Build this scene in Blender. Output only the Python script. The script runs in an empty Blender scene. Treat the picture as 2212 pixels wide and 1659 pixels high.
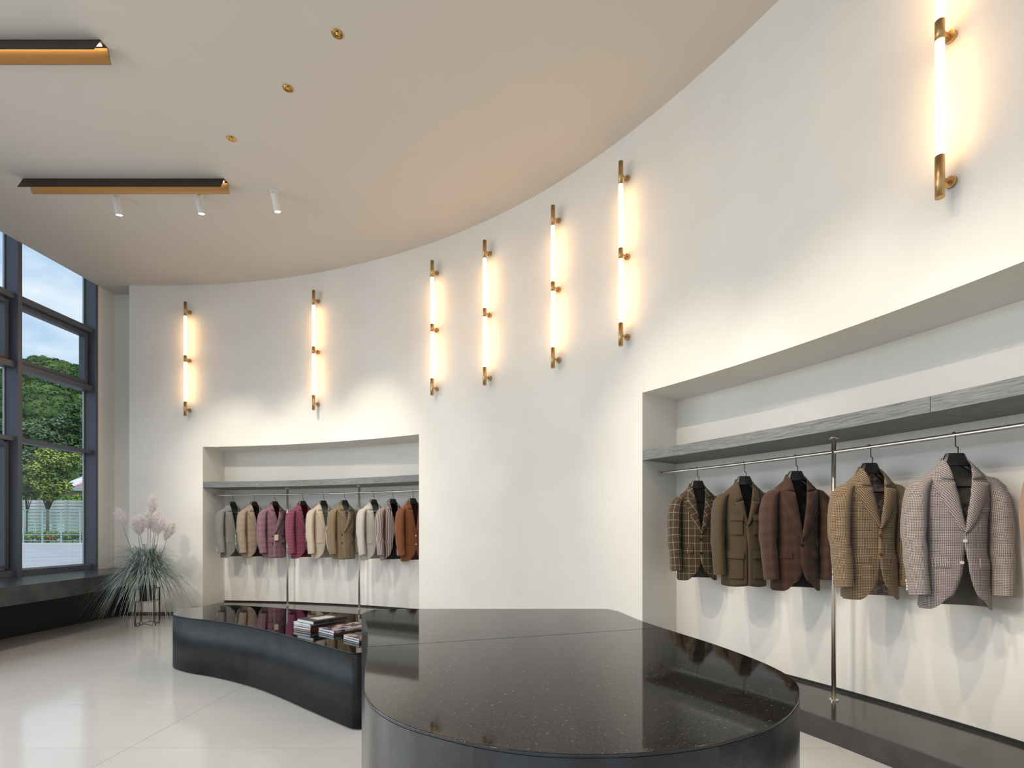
import bpy, bmesh, math, random
from mathutils import Vector, Matrix, noise
R = random.Random(7)
PI = math.pi
C = bpy.context.scene.collection
sc = bpy.context.scene

# ------------------------------------------------------------------ camera, world, sun, exposure
F, CX, HY, EYE = 1130.0, 1158.0, 1142.0, 1.30      # focal length, principal column and horizon row for a 2212x1659 frame
cd = bpy.data.cameras.new('camera'); cam = bpy.data.objects.new('camera', cd); C.objects.link(cam)
cam.location = (0, 0, EYE); cam.rotation_euler = (PI/2, 0, 0)
cd.sensor_width = 36; cd.lens = 36*F/2212
cd.shift_x = (1106-CX)/2212; cd.shift_y = (HY-829.5)/2212
cd.clip_start = .05; cd.clip_end = 2000
sc.camera = cam
sc.view_settings.view_transform = 'Standard'; sc.view_settings.look = 'None'
sc.view_settings.gamma = 1; sc.view_settings.use_curve_mapping = False
sc.view_settings.exposure = 0.28
try:
    sc.cycles.use_denoising = True; sc.cycles.use_light_tree = True
    sc.cycles.max_bounces = 10; sc.cycles.diffuse_bounces = 5; sc.cycles.glossy_bounces = 4
    sc.cycles.transparent_max_bounces = 12; sc.cycles.sample_clamp_indirect = 6
    sc.cycles.caustics_reflective = False; sc.cycles.caustics_refractive = False
except Exception: pass

def nodes(nt):
    nt.nodes.clear()
    def n(t, **k):
        x = nt.nodes.new(t)
        for a, v in k.items():
            if a.startswith('i_'):
                key = a[2:].replace('_', ' ')
                x.inputs[int(key) if key.isdigit() else key].default_value = v
            else: setattr(x, a, v)
        return x
    return n, nt.links.new

w = bpy.data.worlds.new('sky'); sc.world = w; w.use_nodes = True
n, L = nodes(w.node_tree)
tc = n('ShaderNodeTexCoord'); sp = n('ShaderNodeSeparateXYZ'); L(tc.outputs['Generated'], sp.inputs[0])
gr = n('ShaderNodeValToRGB'); L(sp.outputs['Z'], gr.inputs[0])
gr.color_ramp.elements[0].position = 0.0; gr.color_ramp.elements[0].color = (.52, .72, .92, 1)
gr.color_ramp.elements[1].position = .7; gr.color_ramp.elements[1].color = (.20, .40, .75, 1)
mp = n('ShaderNodeMapping'); mp.inputs['Scale'].default_value = (1, 1, 2.4); L(tc.outputs['Generated'], mp.inputs[0])
nz = n('ShaderNodeTexNoise', i_Scale=3.6, i_Detail=7, i_Roughness=.55); L(mp.outputs[0], nz.inputs['Vector'])
cr = n('ShaderNodeValToRGB'); L(nz.outputs['Fac'], cr.inputs[0])
cr.color_ramp.elements[0].position = .44; cr.color_ramp.elements[0].color = (0, 0, 0, 1)
cr.color_ramp.elements[1].position = .66; cr.color_ramp.elements[1].color = (1, 1, 1, 1)
mx = n('ShaderNodeMix', data_type='RGBA'); L(cr.outputs[0], mx.inputs[0]); L(gr.outputs[0], mx.inputs[6]); mx.inputs[7].default_value = (.90, .95, 1, 1)
bg = n('ShaderNodeBackground'); bg.inputs[1].default_value = .94; L(mx.outputs[2], bg.inputs[0])
wo = n('ShaderNodeOutputWorld'); L(bg.outputs[0], wo.inputs[0])

def light(kind, name, loc, target, energy, color, **k):
    d = bpy.data.lights.new(name, kind); d.energy = energy; d.color = color
    for a, v in k.items(): setattr(d, a, v)
    o = bpy.data.objects.new(name, d); o.location = loc
    o.rotation_euler = (Vector(target)-Vector(loc)).to_track_quat('-Z', 'Y').to_euler(); C.objects.link(o); return o
light('SUN', 'sunlight', (30, -14, 40), (0, 0, 4), 3.0, (1, .95, .86), angle=.01)

light('AREA', 'window_fill_light', (-6.86, .9, 2.1), (0, .9, .2), 250, (.95, .98, 1), shape='RECTANGLE', size=7.8, size_y=2.8)   # area light added outside the unseen glazing to boost its daylight
WARM = (1, .88, .74); NEUT = (1, .87, .70)
SPOT_W = 200; DOWN_W = 115; WASH_W = 12; FAR_W = 185
# ------------------------------------------------------------------ helpers
_m = {}
def mat(name, col=(.8,.8,.8), rough=.5, metal=0, build=None, emit=None, spec=None, bump=None):
    if name in _m: return _m[name]
    m = bpy.data.materials.new(name); m.use_nodes = True
    n, L = nodes(m.node_tree)
    p = n('ShaderNodeBsdfPrincipled'); o = n('ShaderNodeOutputMaterial'); L(p.outputs[0], o.inputs[0])
    p.inputs['Base Color'].default_value = (*col, 1); p.inputs['Roughness'].default_value = rough; p.inputs['Metallic'].default_value = metal
    if spec is not None: p.inputs['Specular IOR Level'].default_value = spec
    if emit: p.inputs['Emission Color'].default_value = (*emit[0], 1); p.inputs['Emission Strength'].default_value = emit[1]
    if bump:
        t = n('ShaderNodeTexCoord'); z = n('ShaderNodeTexNoise', i_Scale=bump[0], i_Detail=4); L(t.outputs['Object'], z.inputs['Vector'])
        b = n('ShaderNodeBump', i_Strength=bump[1], i_Distance=bump[2] if len(bump) > 2 else .002); L(z.outputs['Fac'], b.inputs['Height']); L(b.outputs[0], p.inputs['Normal'])
    if build: build(n, L, p)
    _m[name] = m; return m

def two_tone(c1, c2, scale, lo=.35, hi=.65, detail=4, coord='Object', rough=None, stretch=(1,1,1)):
    def b(n, L, p):
        t = n('ShaderNodeTexCoord'); mp = n('ShaderNodeMapping'); mp.inputs['Scale'].default_value = stretch; L(t.outputs[coord], mp.inputs[0])
        z = n('ShaderNodeTexNoise', i_Scale=scale, i_Detail=detail); L(mp.outputs[0], z.inputs['Vector'])
        r = n('ShaderNodeValToRGB'); L(z.outputs['Fac'], r.inputs[0])
        r.color_ramp.elements[0].position = lo; r.color_ramp.elements[0].color = (*c1, 1)
        r.color_ramp.elements[1].position = hi; r.color_ramp.elements[1].color = (*c2, 1)
        L(r.outputs[0], p.inputs['Base Color'])
        if rough:
            q = n('ShaderNodeMapRange'); L(z.outputs['Fac'], q.inputs[0]); q.inputs[3].default_value = rough[0]; q.inputs[4].default_value = rough[1]; L(q.outputs[0], p.inputs['Roughness'])
    return b

def granite(n, L, p):
    t = n('ShaderNodeTexCoord')
    z = n('ShaderNodeTexNoise', i_Scale=210, i_Detail=4, i_Roughness=.75); L(t.outputs['Object'], z.inputs['Vector'])
    r = n('ShaderNodeValToRGB'); L(z.outputs['Fac'], r.inputs[0])
    e = r.color_ramp.elements; e[0].position = .45; e[0].color = (.004,.004,.005,1); e[1].position = .70; e[1].color = (.075,.062,.046,1)
    v = n('ShaderNodeTexVoronoi', i_Scale=46); L(t.outputs['Object'], v.inputs['Vector'])
    q = n('ShaderNodeMath', operation='LESS_THAN'); L(v.outputs['Distance'], q.inputs[0]); q.inputs[1].default_value = .10
    mx = n('ShaderNodeMix', data_type='RGBA'); L(q.outputs[0], mx.inputs[0]); L(r.outputs[0], mx.inputs[6]); mx.inputs[7].default_value = (.14,.13,.10,1)
    L(mx.outputs[2], p.inputs['Base Color'])

def me(name, V, Fc, m, parent=None, uv=None, smooth=False, loc=None, bevel=0, solid=0):
    d = bpy.data.meshes.new(name); d.from_pydata([tuple(v) for v in V], [], Fc)
    for x in (m if isinstance(m, (list, tuple)) else [m]): d.materials.append(x)
    if uv:
        l = d.uv_layers.new(name='UVMap')
        for lp in d.loops: l.data[lp.index].uv = uv[lp.vertex_index]
    if smooth: d.polygons.foreach_set('use_smooth', [True]*len(d.polygons))
    d.update()
    o = bpy.data.objects.new(name, d); C.objects.link(o)
    if parent is not None: o.parent = parent
    if loc is not None: o.location = loc
    if bevel:
        b = o.modifiers.new('bevel', 'BEVEL'); b.width = bevel; b.segments = 2; b.limit_method = 'ANGLE'; b.angle_limit = .6
    if solid:
        s = o.modifiers.new('solid', 'SOLIDIFY'); s.thickness = solid; s.offset = 0
    return o

class MB:                                          # mesh buffer
    def __init__(s): s.V = []; s.F = []; s.U = []
    def add(s, V, Fc, U=None):
        k = len(s.V); s.V += [Vector(v) for v in V]; s.F += [tuple(i+k for i in f) for f in Fc]
        s.U += U if U else [(0, 0)]*len(V); return s
    def box(s, a, b):
        (x0,y0,z0), (x1,y1,z1) = a, b
        return s.add([(x0,y0,z0),(x1,y0,z0),(x1,y1,z0),(x0,y1,z0),(x0,y0,z1),(x1,y0,z1),(x1,y1,z1),(x0,y1,z1)],
                     [(0,3,2,1),(4,5,6,7),(0,1,5,4),(1,2,6,5),(2,3,7,6),(3,0,4,7)])
    def tube(s, P, r, k=10, caps=True):
        P = [Vector(p) for p in P]; rr = r if isinstance(r, (list, tuple)) else [r]*len(P)
        V = []; prev = None
        for i, p in enumerate(P):
            t = (P[min(i+1, len(P)-1)]-P[max(i-1, 0)]).normalized()
            if prev is None: a = t.orthogonal().normalized()
            else: a = (prev - t*prev.dot(t)).normalized()
            prev = a; b = t.cross(a)
            V += [p + (a*math.cos(2*PI*j/k)+b*math.sin(2*PI*j/k))*rr[i] for j in range(k)]
        Fc = [(i*k+j, i*k+(j+1)%k, (i+1)*k+(j+1)%k, (i+1)*k+j) for i in range(len(P)-1) for j in range(k)]
        if caps: Fc += [tuple(range(k))[::-1], tuple((len(P)-1)*k+j for j in range(k))]
        return s.add(V, Fc)
    def grid(s, G, UV=None, closed=False):         # G[i][j]
        nj = len(G[0]); V = [p for row in G for p in row]
        Fc = [(i*nj+j, i*nj+(j+1) % nj, (i+1)*nj+(j+1) % nj, (i+1)*nj+j) for i in range(len(G)-1) for j in range(nj if closed else nj-1)]
        return s.add(V, Fc, [u for r_ in UV for u in r_] if UV else None)
    def out(s, name, m, parent=None, **k):
        return me(name, s.V, s.F, m, parent, uv=s.U if k.pop('uv', False) else None, **k)

def tag(o, label=None, cat=None, group=None, kind=None):
    if label: o['label'] = label
    if cat: o['category'] = cat
    if group: o['group'] = group
    if kind: o['kind'] = kind
    return o
def empty(name, loc=(0,0,0), rz=0, **k):
    o = bpy.data.objects.new(name, None); o.location = loc; o.rotation_euler = (0, 0, rz); o.empty_display_size = .1
    C.objects.link(o); return tag(o, **k)
def copy_tree(o, parent=None):
    c = o.copy(); C.objects.link(c)
    if parent is not None: c.parent = parent
    for ch in list(o.children): copy_tree(ch, c)
    return c
def px(x, y, below):                               # a point at a known height below the eye, read off the photograph
    Y = F*below/(y-HY); return Vector(((x-CX)/F*Y, Y, EYE-below))
def crom(P, n, closed=False):                      # Catmull-Rom through 2-D points
    m = len(P); out = []
    for i in range(m if closed else m-1):
        g = lambda k: P[k % m] if closed else P[max(0, min(m-1, k))]
        a, b, c, d = g(i-1), g(i), g(i+1), g(i+2)
        for j in range(n):
            t = j/n
            out.append(tuple(.5*((2*b[q])+(-a[q]+c[q])*t+(2*a[q]-5*b[q]+4*c[q]-d[q])*t*t+(-a[q]+3*b[q]-3*c[q]+d[q])*t**3) for q in range(2)))
    if not closed: out.append(tuple(P[-1]))
    return out
def prism(P, z0, z1):
    k = len(P); b = MB()
    b.add([(x, y, z0) for x, y in P]+[(x, y, z1) for x, y in P],
          [tuple(range(k))[::-1], tuple(range(k, 2*k))]+[(i, (i+1) % k, k+(i+1) % k, k+i) for i in range(k)])
    return b
def ccw(P):
    a = sum(P[i][0]*P[(i+1) % len(P)][1]-P[(i+1) % len(P)][0]*P[i][1] for i in range(len(P)))
    return P if a > 0 else P[::-1]

# ------------------------------------------------------------------ the curved wall line
WP = [(-6.078,7.814),(-5.43,7.822),(-4.77,7.786),(-4.119,7.695),(-3.483,7.55),(-2.861,7.357),(-2.252,7.119),(-1.659,6.839),(-1.088,6.517),(-.545,6.152),
      (-.036,5.744),(.435,5.293),(.866,4.802),(1.255,4.277),(1.603,3.722),(1.909,3.144),(2.169,2.544),(2.376,1.925),(2.527,1.288),(2.62,.637),(2.676,-.013),(2.70,-.8),(2.70,-2.0),(2.70,-3.5)]
WC = crom(WP, 24); S = [0]
for i in range(1, len(WC)): S.append(S[-1]+math.hypot(WC[i][0]-WC[i-1][0], WC[i][1]-WC[i-1][1]))
SMAX = S[-1]
def wpt(s, off=0, z=0):
    s = max(0, min(SMAX-1e-6, s)); lo, hi = 0, len(S)-1
    while hi-lo > 1:
        m = (lo+hi)//2
        if S[m] <= s: lo = m
        else: hi = m
    t = (s-S[lo])/(S[hi]-S[lo])
    def nrm(i):
        a, b = WC[max(0, i-3)], WC[min(len(WC)-1, i+3)]; d = math.hypot(b[0]-a[0], b[1]-a[1]); return (-(b[1]-a[1])/d, (b[0]-a[0])/d)
    n0, n1 = nrm(lo), nrm(hi)
    nx = n0[0]+(n1[0]-n0[0])*t; ny = n0[1]+(n1[1]-n0[1])*t
    x = WC[lo][0]+(WC[hi][0]-WC[lo][0])*t; y = WC[lo][1]+(WC[hi][1]-WC[lo][1])*t
    return Vector((x+nx*off, y+ny*off, z)), Vector((nx, ny, 0))
def s_at(col, off=0):                              # arc length where the line at this offset crosses a photo column
    lo, hi = 0, None
    s = 0
    while s < SMAX:
        p = wpt(s, off)[0]
        if p.y < .3: break
        s += .02
    hi = s
    for _ in range(40):
        m = (lo+hi)/2; p = wpt(m, off)[0]
        if CX+F*p.x/p.y < col: lo = m
        else: hi = m
    return (lo+hi)/2

CEIL, NT, ND = 4.94, 2.52, .49
N1 = (s_at(438), s_at(905)); N2 = (s_at(1387.5), s_at(1387.5)+4.9)
def inside(x, y, pad=0):                           # is the plan point on the room side of the wall line?
    best = min(range(0, len(WC), 4), key=lambda i: (WC[i][0]-x)**2+(WC[i][1]-y)**2)
    p, nv = wpt(S[best]); return (x-p.x)*nv.x+(y-p.y)*nv.y < pad

# ------------------------------------------------------------------ materials
PLASTER = mat('plaster', rough=.85, build=two_tone((.80,.762,.70), (.845,.81,.75), 1.6, detail=6), bump=(14, .12, .004))
CEILM = mat('ceiling_paint', (.63,.585,.525), rough=.9)
TILE = mat('floor_tile', rough=.13, build=two_tone((.70,.69,.67), (.745,.735,.715), 1.3, detail=5))
GROUT = mat('grout', (.33,.32,.30), rough=.8)
GRAN = mat('polished_granite', rough=.045, build=granite)
for x_ in GRAN.node_tree.nodes:
    if x_.type == 'BSDF_PRINCIPLED': x_.inputs['IOR'].default_value = 1.31
HONED = mat('honed_granite', rough=.19, build=two_tone((.010,.011,.013), (.040,.044,.048), 9, .38, .72, 8), spec=.7)
SATIN = mat('satin_black_stone', rough=.48, build=two_tone((.008,.009,.011), (.020,.023,.026), 5, .35, .7, 8), spec=.2)
BLACKG = mat('gloss_black', (.004,.004,.005), rough=.03)
BENCHM = mat('bench_stone', rough=.24, build=two_tone((.035,.036,.040), (.075,.075,.080), 4, .35, .7, 8))
PLINM = mat('plinth_stone', rough=.16, build=two_tone((.030,.026,.022), (.050,.044,.038), 6, .35, .7, 6))
ALU = mat('dark_aluminium', (.115,.122,.145), rough=.45, metal=.25)
ALUL = mat('bright_bead', (.55,.58,.60), rough=.4, metal=.3)
BRASS = mat('aged_brass', rough=.34, metal=1, build=two_tone((.50,.31,.13), (.60,.39,.18), 22, .3, .7, 4, stretch=(1,1,.15)))
GOLD = mat('gold_reflector', (.62,.38,.12), rough=.16, metal=1)
STEEL = mat('satin_steel', (.80,.75,.68), rough=.32, metal=1)
BLKW = mat('black_wire', (.012,.011,.010), rough=.45)
HANG = mat('hanger_black', (.020,.017,.015), rough=.34)
WHT = mat('white_enamel', (.80,.78,.74), rough=.4)
BRONZE = mat('bronze_sheet', (.050,.032,.022), rough=.4, metal=.4)
BRONZI = mat('bronze_inner', (.42,.26,.11), rough=.42, metal=.7)
TUBE = mat('lit_tube', (1,.95,.85), rough=.4, emit=((1, .58, .25), 8.5))
LENS = mat('lit_lens', (1,1,1), rough=.4, emit=((1, .94, .85), 6))
STRIP = mat('led_strip', (1,1,1), rough=.4, emit=((1, .72, .38), 7))
BASEB = mat('baseboard_paint', (.10,.085,.07), rough=.4)

def woodb(n, L, p):
    t = n('ShaderNodeTexCoord'); mp = n('ShaderNodeMapping'); mp.inputs['Scale'].default_value = (1.2, 26, 1); L(t.outputs['UV'], mp.inputs[0])
    z = n('ShaderNodeTexNoise', i_Scale=5, i_Detail=8, i_Roughness=.6, i_Distortion=1.2); L(mp.outputs[0], z.inputs['Vector'])
    r = n('ShaderNodeValToRGB'); L(z.outputs['Fac'], r.inputs[0]); e = r.color_ramp.elements
    e[0].position = .32; e[0].color = (.085,.087,.085,1); e[1].position = .62; e[1].color = (.225,.235,.230,1)
    L(r.outputs[0], p.inputs['Base Color'])
    b = n('ShaderNodeBump', i_Strength=.3, i_Distance=.002); L(z.outputs['Fac'], b.inputs['Height']); L(b.outputs[0], p.inputs['Normal'])
WOOD = mat('grey_stained_oak', rough=.5, build=woodb)
def glassm(name, tint, refl=1.0):
    m = bpy.data.materials.new(name); m.use_nodes = True; n, L = nodes(m.node_tree)
    t = n('ShaderNodeBsdfTransparent'); t.inputs[0].default_value = (*tint, 1); g = n('ShaderNodeBsdfGlossy'); g.inputs['Roughness'].default_value = .01
    lw = n('ShaderNodeLayerWeight', i_Blend=.5); pw = n('ShaderNodeMath', operation='POWER'); L(lw.outputs['Facing'], pw.inputs[0]); pw.inputs[1].default_value = 5
    fr = n('ShaderNodeMath', operation='MULTIPLY_ADD'); L(pw.outputs[0], fr.inputs[0]); fr.inputs[1].default_value = .9; fr.inputs[2].default_value = .03
    mx = n('ShaderNodeMixShader'); L(fr.outputs[0], mx.inputs[0]); L(t.outputs[0], mx.inputs[1]); L(g.outputs[0], mx.inputs[2])
    o = n('ShaderNodeOutputMaterial'); L(mx.outputs[0], o.inputs[0]); return m
GLASS = glassm('window_glass', (.97,.985,.98)); GGLASS = glassm('green_glass', (.86,.94,.91))

# ------------------------------------------------------------------ floor with its tiles
XL, YB, YF = -6.9, 8.6, -3.6
tag(MB().box((XL, YF, -.12), (3.4, YB, -.012)).out('floor', GROUT), kind='structure')
floor = bpy.data.objects['floor']
TX, TY, G = 1.62, .757, .0015
tp = prism([(G, G), (TX-G, G), (TX-G, TY-G), (G, TY-G)], -.012, 0).out('tile', TILE, floor)
first = True
for i in range(-3, 4):
    for j in range(-10, 7):
        x = -2.415+TX*i; y = 3.10+TY*j
        if x+TX < -6.5 or y+TY < YF+.1 or y > 8.2 or x > 2.6: continue
        if not any(inside(x+a*TX, y+b*TY, .5) for a in (0, .5, 1) for b in (0, 1)): continue
        o = tp if first else tp.copy()
        if not first: C.objects.link(o); o.parent = floor
        first = False; o.location = (x, y, 0)
# ------------------------------------------------------------------ ceiling
tag(MB().box((-6.56, YF, CEIL), (3.6, YB, CEIL+.6)).box((-7.0, YF, 5.5), (-6.565, YB, CEIL+.6)).out('ceiling', CEILM), kind='structure')

# ------------------------------------------------------------------ curved wall with two niches
cuts = sorted(set([0, SMAX, *N1, *N2]+[i*.07 for i in range(int(SMAX/.07)+1)]))
b = MB()
def strip(ss, off0, z0, off1, z1, mb):
    mb.grid([[wpt(s, off0, z0)[0], wpt(s, off1, z1)[0]] for s in ss])
def rng(a, c): return [s for s in cuts if a-1e-9 <= s <= c+1e-9]
strip(rng(0, SMAX), 0, NT, 0, CEIL, b)
for a, c in ((0, N1[0]), (N1[1], N2[0]), (N2[1], SMAX)): strip(rng(a, c), 0, 0, 0, NT, b)
for a, c in (N1, N2):
    strip(rng(a, c), ND, 0, ND, NT, b); strip(rng(a, c), 0, NT, ND, NT, b)
    for s in (a, c): b.add([wpt(s, 0, 0)[0], wpt(s, ND, 0)[0], wpt(s, ND, NT)[0], wpt(s, 0, NT)[0]], [(0, 1, 2, 3)])
strip(rng(0, SMAX), .62, 0, .62, CEIL, b)           # outer skin
p0, p1 = wpt(0)[0], wpt(0, .62)[0]
b.add([(p0.x, p0.y, 0), (p1.x, p1.y, 0), (p1.x, p1.y, CEIL), (p0.x, p0.y, CEIL)], [(0, 1, 2, 3)])
tag(b.out('wall_right', PLASTER, smooth=True), kind='structure')
tag(MB().box((-6.9, 8.14, 0), (-5.9, 8.5, CEIL)).out('wall_back', PLASTER), kind='structure')
wl = MB().box((-6.745, 7.836, 0), (-6.56, 8.2, 5.49)).box((-6.9, YF, 0), (-6.62, 7.836, .69)).out('wall_left', PLASTER)
tag(wl, kind='structure')
# baseboard on the first stretch and the far piece of wall
b = MB(); ss = rng(0, N1[0]-.16)
b.grid([[wpt(s, -.012, .002)[0], wpt(s, -.012, .055)[0], wpt(s, 0, .055)[0]] for s in ss])
tag(b.out('baseboard_right', BASEB), kind='structure')
b = MB(); ss = rng(N1[1]+.16, N2[0]-.16)
b.grid([[wpt(s, -.012, .002)[0], wpt(s, -.012, .055)[0], wpt(s, 0, .055)[0]] for s in ss])
tag(b.out('baseboard_middle', BASEB), kind='structure')

# ------------------------------------------------------------------ glazed facade
WTOP = 5.49
MY = [7.815-1.163*i for i in range(10)]            # mullion centres
rows = [(.77, 2.41), (2.466, 3.34), (3.419, 4.21), (4.287, WTOP)]
def window(k, y0, y1, sashes, end):
    r = empty('window_%d' % k, (-6.65, y0, .69), kind='structure')
    def P(name, bx, m):
        q = MB()
        for a, c in bx: q.box((a[0]+6.65, a[1]-y0, a[2]-.69), (c[0]+6.65, c[1]-y0, c[2]-.69))
        return q.out(name, m, r, bevel=.002)
    P('mullion', [((-6.745, y0-.028, .69), (-6.56, y0+.028, WTOP))], ALU)
    if end: P('mullion', [((-6.745, y1-.022, .69), (-6.56, y1+.021, WTOP))], ALU)
    P('bottom_rail', [((-6.75, y0+.028, .69), (-6.60, y1-.022, .77))], ALU)
    for a, c in ((2.41, 2.466), (3.34, 3.419), (4.21, 4.287)): P('transom', [((-6.75, y0+.028, a), (-6.60, y1-.022, c))], ALU)
    for q, (a, c) in enumerate(rows):
        A, B = y0+.028, y1-.022
        P('glazing_bead', [((-6.742, B-.022, a), (-6.722, B-.010, c)), ((-6.742, A+.010, a), (-6.722, A+.022, c)), ((-6.742, A, a), (-6.722, B, a+.012))], ALUL)
        if q in sashes:
            sash = P('sash', [((-6.738, A+.03, a+.02), (-6.65, A+.085, c-.02)), ((-6.738, B-.085, a+.02), (-6.65, B-.03, c-.02)),
                       ((-6.738, A+.085, a+.02), (-6.65, B-.085, a+.07)), ((-6.738, A+.085, c-.07), (-6.65, B-.085, c-.02))], ALU)
        P('pane', [((-6.752, A, a), (-6.746, B, c))], GLASS)
for i in range(9): window(i+1, MY[i+1], MY[i], [{2}, {0, 2}, {2}][i % 3] if i != 0 else {2}, i == 0)
# unseen storefront glazing behind the camera, added to let in more daylight
FX = [-6.6+1.55*i for i in range(7)]
for i in range(6):
    x0, x1 = FX[i], FX[i+1]
    r = empty('window_%d' % (i+10), (x0, YF, 0), kind='structure')
    MB().box((-.03, -.1, 0), (.03, .06, CEIL)).out('mullion', ALU, r)
    MB().box((.03, -.1, 0), (x1-x0-.03, .02, .08)).box((.03, -.1, 3.1), (x1-x0-.03, .02, 3.18)).box((.03, -.1, CEIL-.06), (x1-x0-.03, .02, CEIL)).out('frame_rail', ALU, r)
    MB().box((.03, -.06, .08), (x1-x0-.03, -.052, 3.1)).out('pane', GLASS, r); MB().box((.03, -.06, 3.18), (x1-x0-.03, -.052, CEIL-.06)).out('pane', GLASS, r)

# ------------------------------------------------------------------ window bench
fr = [(-5.44,-3.4),(-5.44,0),(-5.44,3),(-5.45,4.6),(-5.479,5.347),(-5.516,6.09),(-5.596,6.62),(-5.73,7.19),(-5.95,7.66),(-6.10,7.86),(-6.12,8.13)]
r = empty('window_bench', (-6.0, 2.3, 0), label='long black stone window bench with an overhanging seat slab, running below the tall windows', cat='bench')
def loc(P, o): return [(x-o[0], y-o[1]) for x, y in P]
P = ccw(loc(crom(fr, 5)+[(-6.55, 8.13), (-6.55, 7.84), (-6.618, 7.83), (-6.618, -3.4)], (-6.0, 2.3)))
prism(P, .495, .695).out('seat_slab', BENCHM, r, bevel=.004)
bs = [(-6.27,-3.4),(-6.27,3),(-6.27,6.7),(-6.26,7.3),(-6.20,7.7),(-6.13,7.95),(-6.13,8.13)]
prism(ccw(loc(crom(bs, 4)+[(-6.55, 8.13), (-6.55, 7.84), (-6.61, 7.83), (-6.61, -3.4)], (-6.0, 2.3))), .001, .494).out('base', mat('base_black', (.008,.008,.008), rough=.5), r)

# ------------------------------------------------------------------ plinths, shelves, rails
NAME = ['the small far niche', 'the long right niche']
for q, (a, c) in enumerate((N1, N2)):
    r = empty('plinth', wpt((a+c)/2, .2, 0)[0], label='low dark stone plinth along the bottom of '+NAME[q], cat='plinth')
    o = r.location; ss = [a-.12+(c-a+.24)*i/50 for i in range(51)]
    fp = [(wpt(s, -.10)[0]-o).xy for s in ss]; bp = [(wpt(s, ND-.012)[0]-o).xy for s in ss if a+.006 < s < c-.006]
    sd = [(wpt(c-.006, -.002)[0]-o).xy, ]; se = [(wpt(a+.006, -.002)[0]-o).xy]
    P = [tuple(v) for v in fp]+[tuple((wpt(c+.12, -.002)[0]-o).xy)]+[tuple(v) for v in sd]+[tuple(v) for v in bp[::-1]]+[tuple(v) for v in se]+[tuple((wpt(a-.12, -.002)[0]-o).xy)]
    prism(ccw(P), .001, .144).out('slab', PLINM, r, bevel=.003)
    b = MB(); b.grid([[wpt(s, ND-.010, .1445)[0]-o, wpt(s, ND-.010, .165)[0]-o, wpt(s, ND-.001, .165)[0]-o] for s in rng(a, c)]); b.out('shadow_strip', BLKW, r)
    # shelf boards
    r = empty('shelf', wpt((a+c)/2, .2, 1.915)[0], label='grey stained wooden shelf above the clothes rail in '+NAME[q], cat='shelf')
    o = r.location; ends = [a, c] if q == 0 else [a, s_at(2009), s_at(2009)+1.9, c]
    for k in range(len(ends)-1):
        s0, s1 = ends[k]+.001, ends[k+1]-.0015; m_ = 26
        V = []; U = []; Fc = []
        for i in range(m_+1):
            s = s0+(s1-s0)*i/m_
            for off, z, v in ((.002, 1.915, 0), (.002, 2.0, .085), (ND-.004, 2.0, .57), (ND-.004, 1.915, .66), (.002, 1.915, 1.14)):
                V.append(wpt(s, off, z)[0]-o); U.append((s+k*3.7, v))
        for i in range(m_): Fc += [(i*5+j, i*5+j+1, i*5+j+6, i*5+j+5) for j in range(4)]
        Fc += [(0, 1, 2, 3), tuple(m_*5+j for j in (3, 2, 1, 0))]
        me('board', V, Fc, WOOD, r, uv=U)
    # rail
    RO, RZ = .25, 1.815
    r = empty('clothes_rail', wpt((a+c)/2, RO, .144)[0], label='curved satin steel clothes rail with upright posts in '+NAME[q], cat='clothes rail')
    o = r.location
    b = MB(); b.tube([wpt(a+.004+(c-a-.008)*i/60, RO, RZ)[0]-o for i in range(61)], .0125, 10); b.out('rail', STEEL, r, smooth=True)
    for s in (a, c):
        d = .012 if s == a else -.012; b = MB(); b.tube([wpt(s+d*.08, RO, RZ)[0]-o, wpt(s+d, RO, RZ)[0]-o], .027, 16); b.out('wall_flange', STEEL, r)
    for col in ((621, 776) if q == 0 else (1801, None)):
        s = s_at(col, RO+.0) if col else s_at(1801, RO)+2.0
        p = wpt(s, RO, 0)[0]-Vector((o.x, o.y, 0)); zz = -o.z
        b = MB(); b.tube([(p.x, p.y, .146+zz), (p.x, p.y, 1.913+zz)], .0145, 12); b.out('post', STEEL, r, smooth=True)
        for z in (.1445, 1.905): b = MB(); b.tube([(p.x, p.y, z+zz), (p.x, p.y, z+.009+zz)], .030, 18); b.out('post_flange', STEEL, r)

# ------------------------------------------------------------------ bean-shaped counter
pts = [(885,1315),(852,1315.4),(825,1316),(804,1318),(792.5,1320.6),(783,1325),(781.6,1329),(787,1339),(793.5,1356),(794.3,1375),(793,1400),(789.5,1436),(787,1464.5),(786.4,1484),(790,1501),(803,1523),(831.4,1544.6),(868,1563),(911.5,1578),
       (1022,1605.5),(1144,1624),(1266,1629.5),(1388,1626),(1510,1612),(1591.6,1593),(1673,1565),(1713.7,1532),(1728,1499.7),(1713.7,1467),(1652.6,1432.6),(1551,1394),(1461,1365.4),(1388,1341.5),(1340,1322),(1318,1316.5),(1295,1315),(1150,1315),(1000,1315)]
OUT = [(v.x, v.y) for v in (px(x, y, .375) for x, y in pts)]
OC = (0, 1.6)
OUT = ccw(loc(crom(OUT, 4, True), OC))
def clip(P, a, n):
    out = []
    for i in range(len(P)):
        p, q = P[i], P[(i+1) % len(P)]
        dp = (p[0]-a[0])*n[0]+(p[1]-a[1])*n[1]; dq = (q[0]-a[0])*n[0]+(q[1]-a[1])*n[1]
        if dp >= 0: out.append(p)
        if dp*dq < 0: t = dp/(dp-dq); out.append((p[0]+(q[0]-p[0])*t, p[1]+(q[1]-p[1])*t))
    return out
r = empty('counter', (OC[0], OC[1], 0), label='tall bean-shaped counter of polished black speckled granite in the foreground', cat='counter')
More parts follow.
